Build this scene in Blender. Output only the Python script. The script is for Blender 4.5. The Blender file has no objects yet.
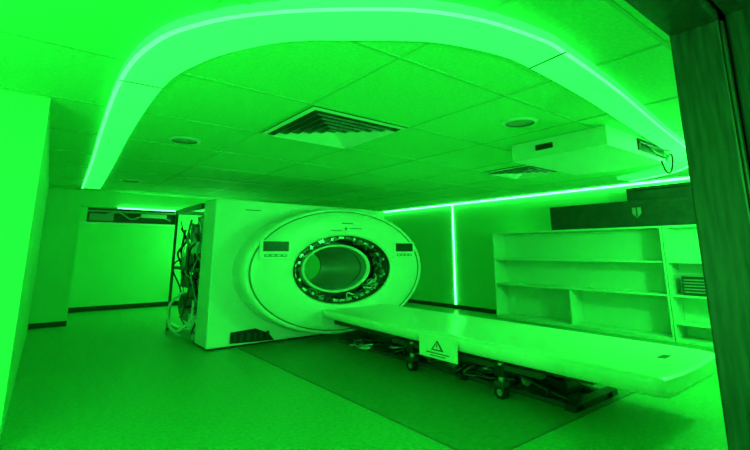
import bpy, math, random
from mathutils import Vector, Matrix
random.seed(4)
sc=bpy.context.scene
try:
    sc.view_settings.view_transform='Standard'
except Exception: pass
GREEN=(0.045,1.0,0.11)
PURE=(0.022,1.0,0.085)

# ---------------------------------------------------------------- materials
def mat(name,col,rough=0.5,metal=0.0,noise=None,bump=None,tint=(1,1,1),grain=None):
    col=tuple(c*t for c,t in zip(col,tint))
    m=bpy.data.materials.new(name);m.use_nodes=True
    nt=m.node_tree;b=nt.nodes["Principled BSDF"]
    b.inputs["Base Color"].default_value=(*col,1);b.inputs["Roughness"].default_value=rough
    b.inputs["Metallic"].default_value=metal
    tc=nt.nodes.new("ShaderNodeTexCoord")
    if noise:
        sc_,amt=noise
        n=nt.nodes.new("ShaderNodeTexNoise");n.inputs["Scale"].default_value=sc_;n.inputs["Detail"].default_value=6
        r=nt.nodes.new("ShaderNodeValToRGB")
        r.color_ramp.elements[0].position=0.3;r.color_ramp.elements[1].position=0.7
        r.color_ramp.elements[0].color=(*[c*(1-amt) for c in col],1)
        r.color_ramp.elements[1].color=(*[min(1,c*(1+amt)) for c in col],1)
        if grain:
            mp=nt.nodes.new("ShaderNodeMapping");mp.inputs["Scale"].default_value=grain
            nt.links.new(tc.outputs["Object"],mp.inputs["Vector"]);nt.links.new(mp.outputs["Vector"],n.inputs["Vector"])
        else: nt.links.new(tc.outputs["Object"],n.inputs["Vector"])
        nt.links.new(n.outputs["Fac"],r.inputs["Fac"])
        nt.links.new(r.outputs["Color"],b.inputs["Base Color"])
    if bump:
        n2=nt.nodes.new("ShaderNodeTexNoise");n2.inputs["Scale"].default_value=bump[0];n2.inputs["Detail"].default_value=4
        bp=nt.nodes.new("ShaderNodeBump");bp.inputs["Strength"].default_value=bump[1];bp.inputs["Distance"].default_value=0.01
        nt.links.new(tc.outputs["Object"],n2.inputs["Vector"]);nt.links.new(n2.outputs["Fac"],bp.inputs["Height"])
        nt.links.new(bp.outputs["Normal"],b.inputs["Normal"])
    return m
def emi(name,strength,col=GREEN):
    m=bpy.data.materials.new(name);m.use_nodes=True;b=m.node_tree.nodes["Principled BSDF"]
    b.inputs["Base Color"].default_value=(.5,.8,.5,1)
    b.inputs["Emission Color"].default_value=(*col,1);b.inputs["Emission Strength"].default_value=strength
    return m
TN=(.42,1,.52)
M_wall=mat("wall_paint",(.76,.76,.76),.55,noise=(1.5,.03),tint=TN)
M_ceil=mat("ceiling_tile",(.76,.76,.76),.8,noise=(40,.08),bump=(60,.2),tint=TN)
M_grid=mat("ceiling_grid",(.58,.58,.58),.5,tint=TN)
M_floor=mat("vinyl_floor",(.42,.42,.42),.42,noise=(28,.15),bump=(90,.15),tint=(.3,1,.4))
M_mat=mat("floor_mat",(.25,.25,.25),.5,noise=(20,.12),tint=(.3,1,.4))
M_edge=mat("mat_edge",(.12,.16,.12),.5)
M_base=mat("dark_skirting",(.02,.02,.02),.5)
M_wood=mat("dark_wood",(.022,.022,.022),.45,noise=(9,.75),grain=(6,6,.5))
M_white=mat("scanner_plastic",(.84,.84,.84),.3)
M_seam=mat("seam_grey",(.12,.12,.12),.5)
M_black=mat("black_plastic",(.012,.012,.012),.35)
M_dark=mat("dark_metal",(.06,.06,.06),.4,.3)
M_metal=mat("bare_metal",(.5,.5,.5),.3,.8)
M_grey=mat("mid_grey",(.3,.3,.3),.5)
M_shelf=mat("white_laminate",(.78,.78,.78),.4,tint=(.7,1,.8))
M_tube=mat("bore_liner",(.40,.40,.40),.35)
M_carton=mat("black_case",(.04,.04,.04),.5,noise=(8,.3))
M_band=emi("diffuser_glow",1.3,PURE)
M_rim=emi("diffuser_rim",3.6,GREEN)
M_led=emi("led_strip",15.0)
M_soft=emi("soft_led",3.0)
M_tabl=mat("table_top",(.92,.92,.82),.28)

# ---------------------------------------------------------------- builder
class B:
    def __init__(s): s.v=[];s.f=[];s.m=[];s.mats=[];s.sm=[]
    def mi(s,m):
        if m not in s.mats: s.mats.append(m)
        return s.mats.index(m)
    def add(s,vs,fs,m,smooth=False):
        o=len(s.v);s.v+= [tuple(p) for p in vs];k=s.mi(m)
        for f in fs: s.f.append([i+o for i in f]);s.m.append(k);s.sm.append(smooth)
    def box(s,x0,x1,y0,y1,z0,z1,m):
        vs=[(x,y,z) for z in(z0,z1) for x,y in((x0,y0),(x1,y0),(x1,y1),(x0,y1))]
        s.add(vs,[(3,2,1,0),(4,5,6,7),(0,1,5,4),(1,2,6,5),(2,3,7,6),(3,0,4,7)],m)
    def prism(s,prof,axis,a0,a1,m,smooth=False):
        n=len(prof);vs=[]
        for a in(a0,a1):
            for p,q in prof:
                vs.append({0:(a,p,q),1:(p,a,q),2:(p,q,a)}[axis])
        fs=[(i,(i+1)%n,(i+1)%n+n,i+n) for i in range(n)]
        s.add(vs,fs+[tuple(range(n))[::-1],tuple(range(n,2*n))],m,smooth)
    def cyl(s,p0,p1,r,m,n=16,r1=None):
        p0=Vector(p0);p1=Vector(p1);d=(p1-p0).normalized();u=d.orthogonal().normalized();w=d.cross(u)
        r1=r if r1 is None else r1;vs=[]
        for p,rr in((p0,r),(p1,r1)):
            for i in range(n):
                a=2*math.pi*i/n;vs.append(p+u*math.cos(a)*rr+w*math.sin(a)*rr)
        s.add(vs,[(i,(i+1)%n,(i+1)%n+n,i+n) for i in range(n)],m,True)
        s.add(vs,[tuple(range(n))[::-1],tuple(range(n,2*n))],m)
    def tube(s,pts,r,m,n=8):
        P=[Vector(p) for p in pts];Q=[]
        for i in range(len(P)-1):
            a=P[max(i-1,0)];b=P[i];c=P[i+1];d=P[min(i+2,len(P)-1)]
            for k in range(5):
                t=k/5;Q.append(.5*((2*b)+(c-a)*t+(2*a-5*b+4*c-d)*t*t+(-a+3*b-3*c+d)*t**3))
        Q.append(P[-1]);vs=[]
        for i,p in enumerate(Q):
            d=(Q[min(i+1,len(Q)-1)]-Q[max(i-1,0)])
            d=d.normalized() if d.length>1e-6 else Vector((0,0,1))
            u=d.cross(Vector((.3,.5,.81))).normalized();w=d.cross(u)
            for k in range(n):
                a=2*math.pi*k/n;vs.append(p+u*math.cos(a)*r+w*math.sin(a)*r)
        fs=[(i*n+k,i*n+(k+1)%n,(i+1)*n+(k+1)%n,(i+1)*n+k) for i in range(len(Q)-1) for k in range(n)]
        s.add(vs,fs,m,True)
    def lathe(s,prof,cx,cz,sx,m,n=128,smooth=True):
        vs=[]
        for r,y in prof:
            for i in range(n):
                a=2*math.pi*i/n;vs.append((cx+math.cos(a)*r*sx,y,cz+math.sin(a)*r))
        fs=[(j*n+i,j*n+(i+1)%n,(j+1)*n+(i+1)%n,(j+1)*n+i) for j in range(len(prof)-1) for i in range(n)]
        s.add(vs,fs,m,smooth)
    def obj(s,name,bevel=0,seg=3,parent=None):
        me=bpy.data.meshes.new(name);me.from_pydata(s.v,[],s.f);me.update()
        for m in s.mats: me.materials.append(m)
        for p,k,q in zip(me.polygons,s.m,s.sm): p.material_index=k;p.use_smooth=q
        import bmesh
        bm=bmesh.new();bm.from_mesh(me);bmesh.ops.recalc_face_normals(bm,faces=bm.faces);bm.to_mesh(me);bm.free()
        o=bpy.data.objects.new(name,me);bpy.context.collection.objects.link(o)
        if bevel:
            md=o.modifiers.new("bevel","BEVEL");md.width=bevel;md.segments=seg;md.limit_method='ANGLE';md.angle_limit=math.radians(40)
        if parent: o.parent=parent
        return o

def simple(name,boxes,bevel=0,parent=None):
    b=B()
    for q in boxes: b.box(*q)
    return b.obj(name,bevel,parent=parent)

CZ=2.55
# ---------------------------------------------------------------- room shell
LX=-.02
simple("floor",[(-2.6,8.5,-2.2,12.7,-.1,0,M_floor)])
simple("ceiling",[(-2.6,8.5,-2.2,12.7,CZ,CZ+.1,M_ceil)])
simple("wall_right",[(8.3,8.5,-2.2,12.7,0,CZ,M_wall)])
b=B();b.prism([(-2.6,4.17),(LX,4.17),(.12,10.2),(.12,12.7),(-2.6,12.7)],2,0,CZ,M_wall);b.obj("wall_left")
simple("wall_outer",[(-2.6,-2.4,-2.2,4.17,0,CZ,M_wall)])
simple("wall_back",[(.12,.68,10.2,10.4,0,CZ,M_wall),(.68,4.3,10.2,10.4,2.24,CZ,M_wall),(4.3,8.3,10.2,10.4,0,CZ,M_wall),
   (.12,.68,10.4,12.3,0,CZ,M_wall),(4.3,4.5,10.4,12.3,0,CZ,M_wall)])
simple("wall_recess",[(.12,4.5,12.3,12.5,0,2.05,M_wall),(.12,.95,12.3,12.5,2.05,CZ,M_wall),(2.95,4.5,12.3,12.5,2.05,CZ,M_wall),(.95,2.95,12.48,12.5,2.05,CZ,M_black),
   (.95,2.95,12.3,12.5,2.46,CZ,M_wall)])
simple("wall_front",[(-2.4,-.64,.2,.57,0,CZ,M_wall),(2.34,8.3,.2,.57,0,CZ,M_wall),(-.64,2.34,.2,.57,2.44,CZ,M_wall)])
simple("wall_corridor",[(-2.6,8.3,-2.2,-2.0,0,CZ,M_wall)])
simple("baseboard_right",[(8.27,8.299,5.98,10.2,0,.09,M_base)])
simple("baseboard_back",[(.12,.68,10.17,10.199,0,.09,M_base),(4.3,8.27,10.17,10.199,0,.09,M_base)])
simple("baseboard_recess",[(.69,4.29,12.27,12.299,0,.11,M_base)])
b=B()
b.box(2.15,2.34,.42,.60,0,2.44,M_wood);b.box(2.19,2.34,.17,.405,0,2.44,M_wood)
b.box(2.15,2.18,.405,.42,0,2.3,M_black)
b.box(-.5,2.34,.42,.60,2.3,2.44,M_wood);b.box(-.5,2.34,.17,.405,2.33,2.44,M_wood)
b.box(-.64,-.5,.17,.60,0,2.44,M_wood)
b.obj("door_1_frame",.008,2)
b=B();P=1.1
x=1.68-4*P
while x<8.3:
    b.box(x-.011,x+.011,.57,10.2,CZ-.005,CZ+.001,M_grid);x+=P
y=3.0-2*P
while y<10.2:
    b.box(-2.4,8.3,y-.011,y+.011,CZ-.006,CZ+.001,M_grid);y+=P
b.obj("trim_1")
# ---------------------------------------------------------------- light band
outer=[(.62,9.9),(.50,7.0),(.40,4.99),(.34,3.37),(.40,2.62),(.56,2.21),(.80,1.89),(1.14,1.58),(1.43,1.38),(1.75,1.26),(2.13,1.20),(2.41,1.20),(3.36,1.29),(4.63,1.46),(6.09,1.65),(6.96,1.86),(7.62,2.29),(8.05,3.1)]
inner=[(.92,9.9),(.78,7.0),(.67,4.99),(.63,3.38),(.72,2.77),(.87,2.40),(1.06,2.12),(1.33,1.90),(1.55,1.73),(1.78,1.60),(2.15,1.50),(2.47,1.49),(3.36,1.555),(4.6,1.70),(5.97,1.87),(6.75,2.10),(7.25,2.45),(7.65,3.15)]
KS=.965
outer=[(x*KS,y*KS) for x,y in outer];inner=[(x*KS,y*KS) for x,y in inner]
def smooth(L,k=5):
    Pp=[Vector(p) for p in L];Q=[]
    for i in range(len(Pp)-1):
        a=Pp[max(i-1,0)];b_=Pp[i];c=Pp[i+1];d=Pp[min(i+2,len(Pp)-1)]
        for j in range(k):
            t=j/k;Q.append(.5*((2*b_)+(c-a)*t+(2*a-5*b_+4*c-d)*t*t+(-a+3*b_-3*c+d)*t**3))
    Q.append(Pp[-1]);return Q
so,si=smooth(outer),smooth(inner)
b=B();n=len(so);z0=CZ-.04
rim=[o.lerp(i_,.10) for o,i_ in zip(so,si)]
def strip(A,C,za,zc,m):
    vs=[(p.x,p.y,za) for p in A]+[(p.x,p.y,zc) for p in C]
    b.add(vs,[(i,i+1,n+i+1,n+i) for i in range(n-1)],m,True)
strip(rim,si,z0,z0,M_band);strip(so,rim,z0-.012,z0-.012,M_rim);strip(rim,rim,z0,z0-.012,M_rim)
strip(so,so,z0-.012,CZ,M_band);strip(si,si,z0,CZ,M_band)
for k in (3,11):
    o=Vector(outer[k]);q=Vector(inner[k]);
    d=(q-o).normalized();pp=Vector((-d.y,d.x))*.009
    vs=[(*(o+pp),z0-.014),(*(o-pp),z0-.014),(*(q-pp),z0-.004),(*(q+pp),z0-.004)]
    b.add(vs,[(0,1,2,3)],M_seam)
b.obj("ceiling_ring_light")
simple("led_strip_light",[(8.26,8.295,2.2,10.15,CZ-.035,CZ-.005,M_led)])
simple("led_strip_light.001",[(8.275,8.298,7.40,7.43,.1,CZ-.04,M_led)])
simple("led_strip_light.002",[(1.3,4.2,10.165,10.195,2.222,2.239,M_led)])
simple("led_strip_light.003",[(.69,.71,11.2,11.23,.8,1.75,M_soft)])
def diffuser(name,cx,cy,h,nr=6):
    b=B();b.box(cx-h,cx+h,cy-h,cy+h,CZ-.006,CZ-.001,M_black)
    for k in range(nr):
        a=h*(1-k/nr*.98);w=h/nr*.52
        z1=CZ-.012;z2=CZ-.045 if k else CZ-.02
        a2=a-w;zo=z1 if k==0 else z2;zi=z2 if k==0 else z1
        o=[(cx-a,cy-a,zo),(cx+a,cy-a,zo),(cx+a,cy+a,zo),(cx-a,cy+a,zo)]
        i=[(cx-a2,cy-a2,zi),(cx+a2,cy-a2,zi),(cx+a2,cy+a2,zi),(cx-a2,cy+a2,zi)]
        b.add(o+i,[(j,(j+1)%4,(j+1)%4+4,j+4) for j in range(4)],M_white)
    b.obj(name)
diffuser("ceiling_air_vent",2.24,3.55,.53)
diffuser("ceiling_air_vent.001",5.72,3.68,.42,5)
for i,(x,y) in enumerate([(1.18,4.88),(3.48,2.24),(1.2,8.3)]):
    b=B()
    def disc(r0,r1,za,zb,m):
        N=48;vs=[(x+math.cos(2*math.pi*k/N)*r,y+math.sin(2*math.pi*k/N)*r,z) for r,z in((r0,za),(r1,zb)) for k in range(N)]
        b.add(vs,[(k,(k+1)%N,(k+1)%N+N,k+N) for k in range(N)],m,True)
    disc(.001,.12,CZ-.004,CZ-.004,M_tube);disc(.12,.13,CZ-.004,CZ-.016,M_seam);disc(.13,.17,CZ-.016,CZ-.002,M_white)
    b.obj("ceiling_downlight" if i==0 else "ceiling_downlight.%03d"%i)  # recessed downlight trims, modelled without emission
b=B()
b.box(4.20,5.65,1.78,2.83,2.355,CZ-.002,M_white)
b.box(4.9,5.6,1.765,1.779,2.40,2.53,M_black);b.box(4.194,4.20,2.33,2.53,2.43,2.49,M_black)
b.tube([(5.0,1.76,2.50),(5.1,1.72,2.42),(5.4,1.70,2.38),(5.6,1.70,2.44),(5.75,1.74,2.36),(5.7,1.76,2.25),(5.5,1.74,2.24),(5.35,1.72,2.33)],.012,M_black)
b.tube([(4.9,1.76,2.49),(5.3,1.72,2.46),(5.7,1.74,2.50)],.010,M_black)
b.obj("ceiling_air_conditioner",.012,2)
# ---------------------------------------------------------------- gantry
g=bpy.data.objects.new("ct_scanner",None);bpy.context.collection.objects.link(g)
CX,GZ,SX=4.03,1.075,1.745
b=B()
BX=2.05
def cover(b,y0_,y1_):
    N=96
    outl=[];inn=[]
    x0,x1,z0,z1=BX,4.95,.03,2.125
    cx,cz=CX,1.085
    for k in range(N):
        a=2*math.pi*k/N;dx,dz=math.cos(a)*SX,math.sin(a)
        inn.append((cx+.5*dx,cz+.5*dz))
        t=min((x1-cx)/dx if dx>1e-9 else 1e9,(x0-cx)/dx if dx<-1e-9 else 1e9,(z1-cz)/dz if dz>1e-9 else 1e9,(z0-cz)/dz if dz<-1e-9 else 1e9)
        outl.append((cx+t*dx,cz+t*dz))
    for (px,pz) in((x0,z0),(x0,z1),(x1,z0),(x1,z1)):
        k=min(range(N),key=lambda i:(outl[i][0]-px)**2+(outl[i][1]-pz)**2);outl[k]=(px,pz)
    vs=[(p,y,q) for y in(y0_,y1_) for L in(outl,inn) for p,q in L]
    fs=[]
    for k in range(N):
        j=(k+1)%N
        fs+=[(k,j,N+j,N+k),(2*N+k,3*N+k,3*N+j,2*N+j),(k,2*N+k,2*N+j,j),(N+k,N+j,3*N+j,3*N+k)]
    b.add(vs,fs,M_white)
cover(b,6.4,6.95)
b.obj("cover",.045,4,parent=g)
b=B()
b.box(BX+.03,4.9,6.45,6.9,0,.04,M_black)
b.prism([(2.38,.07),(3.05,.05),(2.95,.16),(2.75,.24),(2.38,.22)],1,6.375,6.41,M_black)
for k in range(6): b.box(2.42+k*.1,2.46+k*.1,6.36,6.376,.09,.19,M_dark)
b.box(2.5,2.75,6.392,6.41,1.975,1.985,M_seam)
b.obj("base_vent",parent=g)
b=B()
F=5.9
prof=[(.535,F+.52),(.53,F+.05),(.545,F+.01),(.575,F),(.83,F+.0),(.90,F+.02),(.915,F+.035),(.925,F+.035),(.94,F+.02),(.965,F+.035),(.98,F+.08),(.985,F+.16),(.985,F+.30),(.96,F+.5)]
b.lathe(prof,CX,GZ,SX,M_white)
b.lathe([(.912,F+.031),(.928,F+.031)],CX,GZ,SX,M_seam)
b.obj("ring_cover",parent=g)
b=B()
GB=1.085
D=F+.40
b.lathe([(.53,D),(.36,D)],CX,GB,SX,M_black,smooth=False)
b.lathe([(.528,F+.08),(.515,F+.09),(.515,D)],CX,GB,SX,M_dark)
b.lathe([(.535,F+.03),(.52,F+.03),(.52,F+.07),(.535,F+.08)],CX,GB,SX,M_black)
for k in range(40):
    a=2*math.pi*k/40+.02
    r0=.465+random.random()*.02;r1=.52
    w=math.pi/40*.75*r1
    y0_,y1_=F+.13,F+.34
    vs=[]
    for yy in(y0_,y1_):
        for rr,ss in((r0,-w),(r1,-w),(r1,w),(r0,w)):
            ca,sa=math.cos(a+ss/rr),math.sin(a+ss/rr)
            vs.append((CX+ca*rr*SX,yy,GB+sa*rr))
    b.add(vs,[(0,1,2,3),(7,6,5,4),(0,4,5,1),(1,5,6,2),(2,6,7,3),(3,7,4,0)],random.choice([M_dark,M_metal,M_grey,M_black,M_metal]))
for k in range(26):
    a=random.random()*6.28;aa=[a+i*.14 for i in range(4)]
    rr=[.41+random.random()*.09 for _ in aa]
    b.tube([(CX+math.cos(t)*r*SX,F+.10+random.random()*.2,GB+math.sin(t)*r) for t,r in zip(aa,rr)],.010,random.choice([M_black,M_grey,M_white,M_metal]),6)
for k in range(12):
    a=math.pi*2*k/12+.3
    b.cyl((CX+math.cos(a)*.485*SX,F+.05,GB+math.sin(a)*.485),(CX+math.cos(a)*.485*SX,F+.14,GB+math.sin(a)*.485),.022,M_metal)
b.obj("detector_ring",parent=g)
b=B()
b.lathe([(.39,D+.02),(.39,F+.27),(.38,F+.24),(.36,F+.245),(.35,F+.28)],CX,GB,SX,M_white)
b.lathe([(.35,F+.28),(.34,F+.33),(.335,F+.5),(.335,F+1.75)],CX,GB,SX,M_tube)
b.lathe([(.335,F+1.75),(.40,F+1.76)],CX,GB,SX,M_dark)
b.lathe([(.341,F+.40),(.334,F+.41),(.334,F+.44),(.341,F+.45)],CX,GB,SX,M_seam)
b.obj("bore_tunnel",parent=g)
for i,sx_ in enumerate((-1,1)):
    c=CX+sx_*1.24
    b=B();b.box(c-.25,c+.25,F-.012,F+.02,1.24,1.52,M_white)
    b.box(c-.2,c+.2,F-.018,F,1.36,1.50,M_black);b.box(c-.18,c+.18,F-.016,F,1.28,1.32,M_grey)
    for k in range(4): b.box(c-.16+k*.09,c-.11+k*.09,F-.022,F,1.29,1.31,M_white)
    b.obj("display_%d"%(i+1),.006,2,parent=g)
b=B()
b.box(CX-.10,CX+.12,F-.006,F+.01,1.80,1.815,M_seam);b.cyl((CX-.02,F-.006,1.72),(CX-.02,F+.01,1.72),.022,M_seam)
b.box(CX+.06,CX+.3,F-.006,F+.01,1.725,1.735,M_seam);b.box(CX-.3,CX-.1,F-.006,F+.01,1.68,1.69,M_seam)
b.obj("labels",parent=g)
b=B();E=8.55
for (x,y) in((BX,E),(BX+.06,7.03),(2.7,E)):
    b.box(x-.02,x+.02,y-.02,y+.02,0,2.08,M_dark)
b.box(BX-.03,2.75,E-.05,E+.03,2.03,2.1,M_white);b.box(BX-.03,BX+.05,7.0,E,2.03,2.1,M_dark);b.box(BX-.03,BX+.05,7.0,E,.06,.14,M_metal)
b.box(BX,BX+.05,7.0,E,1.05,1.1,M_dark)
b.box(2.42,2.48,6.96,E,.1,2.0,M_black)
for k in range(38):
    w=.08+random.random()*.2;y=7.1+w+random.random()*(1.35-2*w);z=.15+random.random()*1.7;h=.05+random.random()*.2;d=.03+random.random()*.3
    b.box(2.42-d,2.43,y-w,y+w,z-h/2,z+h/2,random.choice([M_metal,M_dark,M_grey,M_grey,M_black,M_white]))
for k in range(24):
    y=7.05+random.random()*1.4;z=1.9-random.random()*.6
    pts=[(BX+.05+random.random()*.2,y,z)]
    for j in range(4):
        y=min(E-.05,max(7.0,y+random.uniform(-.3,.3)));z=max(.08,z-random.uniform(.1,.45));pts.append((BX-.02+random.random()*.3,y,z))
    b.tube(pts,random.choice([.010,.014,.02]),random.choice([M_black,M_dark,M_grey,M_white,M_metal]),6)
b.tube([(BX+.05,7.9,.7),(1.9,7.9,.5),(1.88,7.8,.25),(1.95,7.6,.12),(2.1,7.4,.3),(2.1,7.3,.6)],.022,M_white)
b.cyl((2.12,7.6,1.45),(2.42,7.6,1.45),.14,M_metal,24);b.cyl((2.15,8.2,.45),(2.42,8.2,.45),.16,M_dark,24)
b.obj("exposed_machinery",parent=g)
b=B();b.lathe([(.34,7.0),(.85,7.0),(.85,7.7),(.34,7.7)],CX+.05,GZ,1.6,M_dark);b.obj("rear_drum",parent=g)
# ---------------------------------------------------------------- patient table
t=bpy.data.objects.new("patient_table",None);bpy.context.collection.objects.link(t)
b=B()
X0,X1=3.50,4.83;TZ=.50
prof=[(X0,TZ-.035),(X0+.015,TZ-.008),(X0+.05,TZ),(X0+.12,TZ-.004),(X0+.4,TZ-.022),((X0+X1)/2,TZ-.028),(X1-.4,TZ-.022),(X1-.12,TZ-.004),(X1-.05,TZ),(X1-.015,TZ-.008),(X1,TZ-.035),(X1-.015,TZ-.13),(X1-.2,TZ-.185),(X0+.2,TZ-.185),(X0+.015,TZ-.13)]
ym=[(1.30,.93,.55),(1.315,.955,.8),(1.35,.975,.95),(1.42,.99,1),(1.5,1,1),(3.0,1,1),(5.0,.98,.85),(5.7,.94,.8),(5.82,.91,.7),(5.86,.87,.5)]
mx=(X0+X1)/2
vs=[];n=len(prof)
for y,sx_,sz in ym:
    mz=TZ-.07 if y<2 else TZ
    for x,z in prof: vs.append((mx+(x-mx)*sx_,y,mz+(z-mz)*sz))
fs=[(j*n+i,j*n+(i+1)%n,(j+1)*n+(i+1)%n,(j+1)*n+i) for j in range(len(ym)-1) for i in range(n)]
b.add(vs,fs,M_tabl,True);b.add(vs,[tuple(range(n)),tuple(range((len(ym)-1)*n,len(ym)*n))],M_tabl)
b.box(4.28,4.5,1.54,1.60,TZ-.028,TZ-.022,M_seam)
b.obj("tabletop",parent=t)
b=B()
b.box(3.75,4.6,1.9,5.8,TZ-.22,TZ-.15,M_dark)
b.box(3.62,3.72,2.3,4.3,.26,.31,M_dark)
for y in(2.72,3.95):
    b.box(3.60,4.7,y-.05,y+.05,.20,.30,M_black)
    for x in(3.64,4.62):
        b.cyl((x,y,.12),(x,y,.32),.028,M_metal)
        b.box(x-.05,x+.05,y-.05,y+.05,.11,.16,M_dark)
        b.cyl((x-.035,y,.063),(x+.035,y,.063),.063,M_black,24);b.cyl((x-.04,y,.063),(x+.04,y,.063),.03,M_metal,16)
b.obj("support_frame",.004,1,parent=t)
b=B()
b.box(3.85,3.95,2.1,5.8,.0,.05,M_dark);b.box(4.4,4.5,2.1,5.8,.0,.05,M_dark)
b.box(3.80,4.6,2.1,2.2,.0,.06,M_black);b.box(3.8,4.6,3.3,3.4,0,.06,M_black)
for x in(3.95,4.4):
    for (ya_,yb_) in((2.2,3.3),(3.3,2.2)):
        d=.03
        b.prism([(ya_,.06),(ya_+.1,.06),(yb_+.1,.29),(yb_,.29)],0,x-d,x+d,M_dark)
b.cyl((4.0,2.7,.1),(4.35,2.7,.1),.05,M_metal);b.box(4.05,4.3,2.3,2.9,.05,.16,M_black)
b.cyl((4.17,2.4,.12),(4.17,3.2,.27),.03,M_metal)
for k in range(16):
    y=2.2+random.random()*1.2;pts=[(3.75+random.random()*.7,y,.03+random.random()*.1)]
    for j in range(4):
        y+=random.uniform(-.1,.4);pts.append((3.7+random.random()*.8,y,.02+random.random()*.2))
    b.tube(pts,.012,random.choice([M_black,M_dark,M_black,M_metal]),6)
for k in range(10):
    y=4.0;pts=[(3.8+random.random()*.6,y,.05)]
    for j in range(5):
        y+=random.uniform(.2,.35);pts.append((3.75+random.random()*.7,y,.02+random.random()*.12))
    b.tube(pts,.014,random.choice([M_black,M_dark,M_metal]),6)
b.box(3.9,4.5,4.6,5.7,.05,.16,M_black)
b.obj("lift_base",parent=t)
b=B();q=-.06
b.box(3.44,3.447,3.14+q,3.68+q,.265,.475,M_tabl)
b.prism([(3.41+q,.445),(3.325+q,.345),(3.495+q,.345)],0,3.434,3.44,M_black)
b.prism([(3.41+q,.425),(3.355+q,.357),(3.465+q,.357)],0,3.431,3.4345,M_tabl)
b.box(3.429,3.432,3.403+q,3.417+q,.378,.41,M_black);b.box(3.429,3.432,3.403+q,3.417+q,.362,.370,M_black)
b.box(3.436,3.44,3.25+q,3.57+q,.312,.322,M_seam);b.box(3.436,3.44,3.30+q,3.52+q,.288,.296,M_seam)
b.box(3.447,3.53,3.38+q,3.44+q,.43,.46,M_grey)
b.obj("warning_sign",parent=t)
simple("floor_mat",[(2.5,5.7,2.05,6.35,0.0,.006,M_mat),(2.485,2.5,2.035,6.35,0,.008,M_edge),(2.485,5.7,2.035,2.05,0,.008,M_edge)])
# ---------------------------------------------------------------- shelves
b=B();XF,XB=7.88,8.29
def bd(y0,y1,z0,z1,x0=XF): b.box(x0,XB,y0,y1,z0,z1,M_shelf)
bd(5.90,5.93,0,1.76);bd(2.67,2.70,0,1.76);bd(2.70,5.90,1.73,1.76)
bd(2.70,5.90,1.18,1.21,XF+.02);bd(2.70,5.90,.67,.70,XF+.01);bd(2.70,5.90,.0,.06);bd(4.27,4.30,.06,.67,XF+.01)
b.box(XB-.01,XB,2.7,5.9,.06,1.73,M_shelf)
b.obj("storage_shelf",.003,1)
b=B()
bd(2.63,2.66,0,1.76);bd(1.2,1.23,0,1.76);bd(1.23,2.63,1.73,1.76)
for z in(.26,.67,1.18): bd(1.23,2.63,z,z+.03)
bd(1.23,2.63,0,.05);b.box(XB-.01,XB,1.23,2.63,.05,1.73,M_shelf)
b.obj("storage_shelf.001",.003,1)
b=B();b.box(7.95,8.25,2.05,2.5,.702,.98,M_dark)
for k in range(5): b.box(7.94,7.955,2.07,2.48,.74+k*.045,.76+k*.045,M_grey)
b.box(7.93,8.25,2.03,2.52,.98,1.0,M_grey)
b.obj("storage_basket",.004,1)
b=B();b.box(7.90,8.27,2.04,4.55,1.76,2.20,M_carton)
b.prism([(2.93,2.08),(3.07,2.08),(3.07,1.98),(3.0,1.9),(2.93,1.98)],0,7.893,7.90,M_grey);b.box(7.888,7.894,2.99,3.01,1.92,2.08,M_carton)
b.obj("equipment_case",.012,2)
b=B();b.box(7.95,8.27,2.0,3.15,2.20,2.42,M_carton);b.box(7.94,8.25,2.0,3.15,2.36,2.375,M_black);b.obj("equipment_case.001",.012,2)
b=B()
b.box(1.0,1.5,12.31,12.46,2.09,2.26,M_grey);b.box(2.1,2.7,12.31,12.46,2.2,2.3,M_metal);b.cyl((.96,12.36,2.32),(2.94,12.36,2.34),.03,M_metal)
b.cyl((.96,12.34,2.40),(2.94,12.34,2.40),.02,M_grey)
b.tube([(1.2,12.32,2.2),(1.6,12.33,2.3),(1.9,12.33,2.15),(2.3,12.34,2.3),(2.8,12.33,2.15)],.02,M_metal)
b.obj("ventilation_duct")
simple("trim_2",[(.7,2.9,12.25,12.3,2.01,2.05,M_white)])
# ---------------------------------------------------------------- lights
def pt(name,loc,w,r=.12):
    l=bpy.data.lights.new(name,"POINT");l.energy=w;l.color=GREEN;l.shadow_soft_size=r
    o=bpy.data.objects.new(name,l);o.location=loc;bpy.context.collection.objects.link(o)
pt("lamp_left_bay",(-1.5,1.7,1.2),120)
pt("fill_shelf_bay",(6.2,.85,1.9),190)  # added fill light, out of sight behind the jamb, brightens shelves and table
pt("fill_recess",(3.6,11.2,1.7),60)  # added fill light for the recess, concealed by the gantry
pt("fill_corridor",(.6,-1.2,1.4),270)  # added fill light behind the camera, no fixture there
w=bpy.data.worlds.new("w");sc.world=w;w.use_nodes=True;w.node_tree.nodes["Background"].inputs[0].default_value=(0,.05,.005,1)
# ---------------------------------------------------------------- camera
th=math.atan(.1966);c=math.cos(th);s=math.sin(th);ya=math.atan(344/440.)
fx,fy=math.sin(ya),math.cos(ya)
R=Vector((fy,-fx,0));U=Vector((-s*fx,-s*fy,c));Bk=-Vector((c*fx,c*fy,s))
cam=bpy.data.cameras.new("camera");cam.lens=36*432/750;cam.sensor_width=36;cam.shift_y=-58/750;cam.clip_start=.02
co=bpy.data.objects.new("camera",cam);bpy.context.collection.objects.link(co)
m=Matrix.Identity(4)
for i in range(3): m[i][0]=R[i];m[i][1]=U[i];m[i][2]=Bk[i]
m.translation=Vector((0,0,1.35))
co.matrix_world=m
sc.camera=co
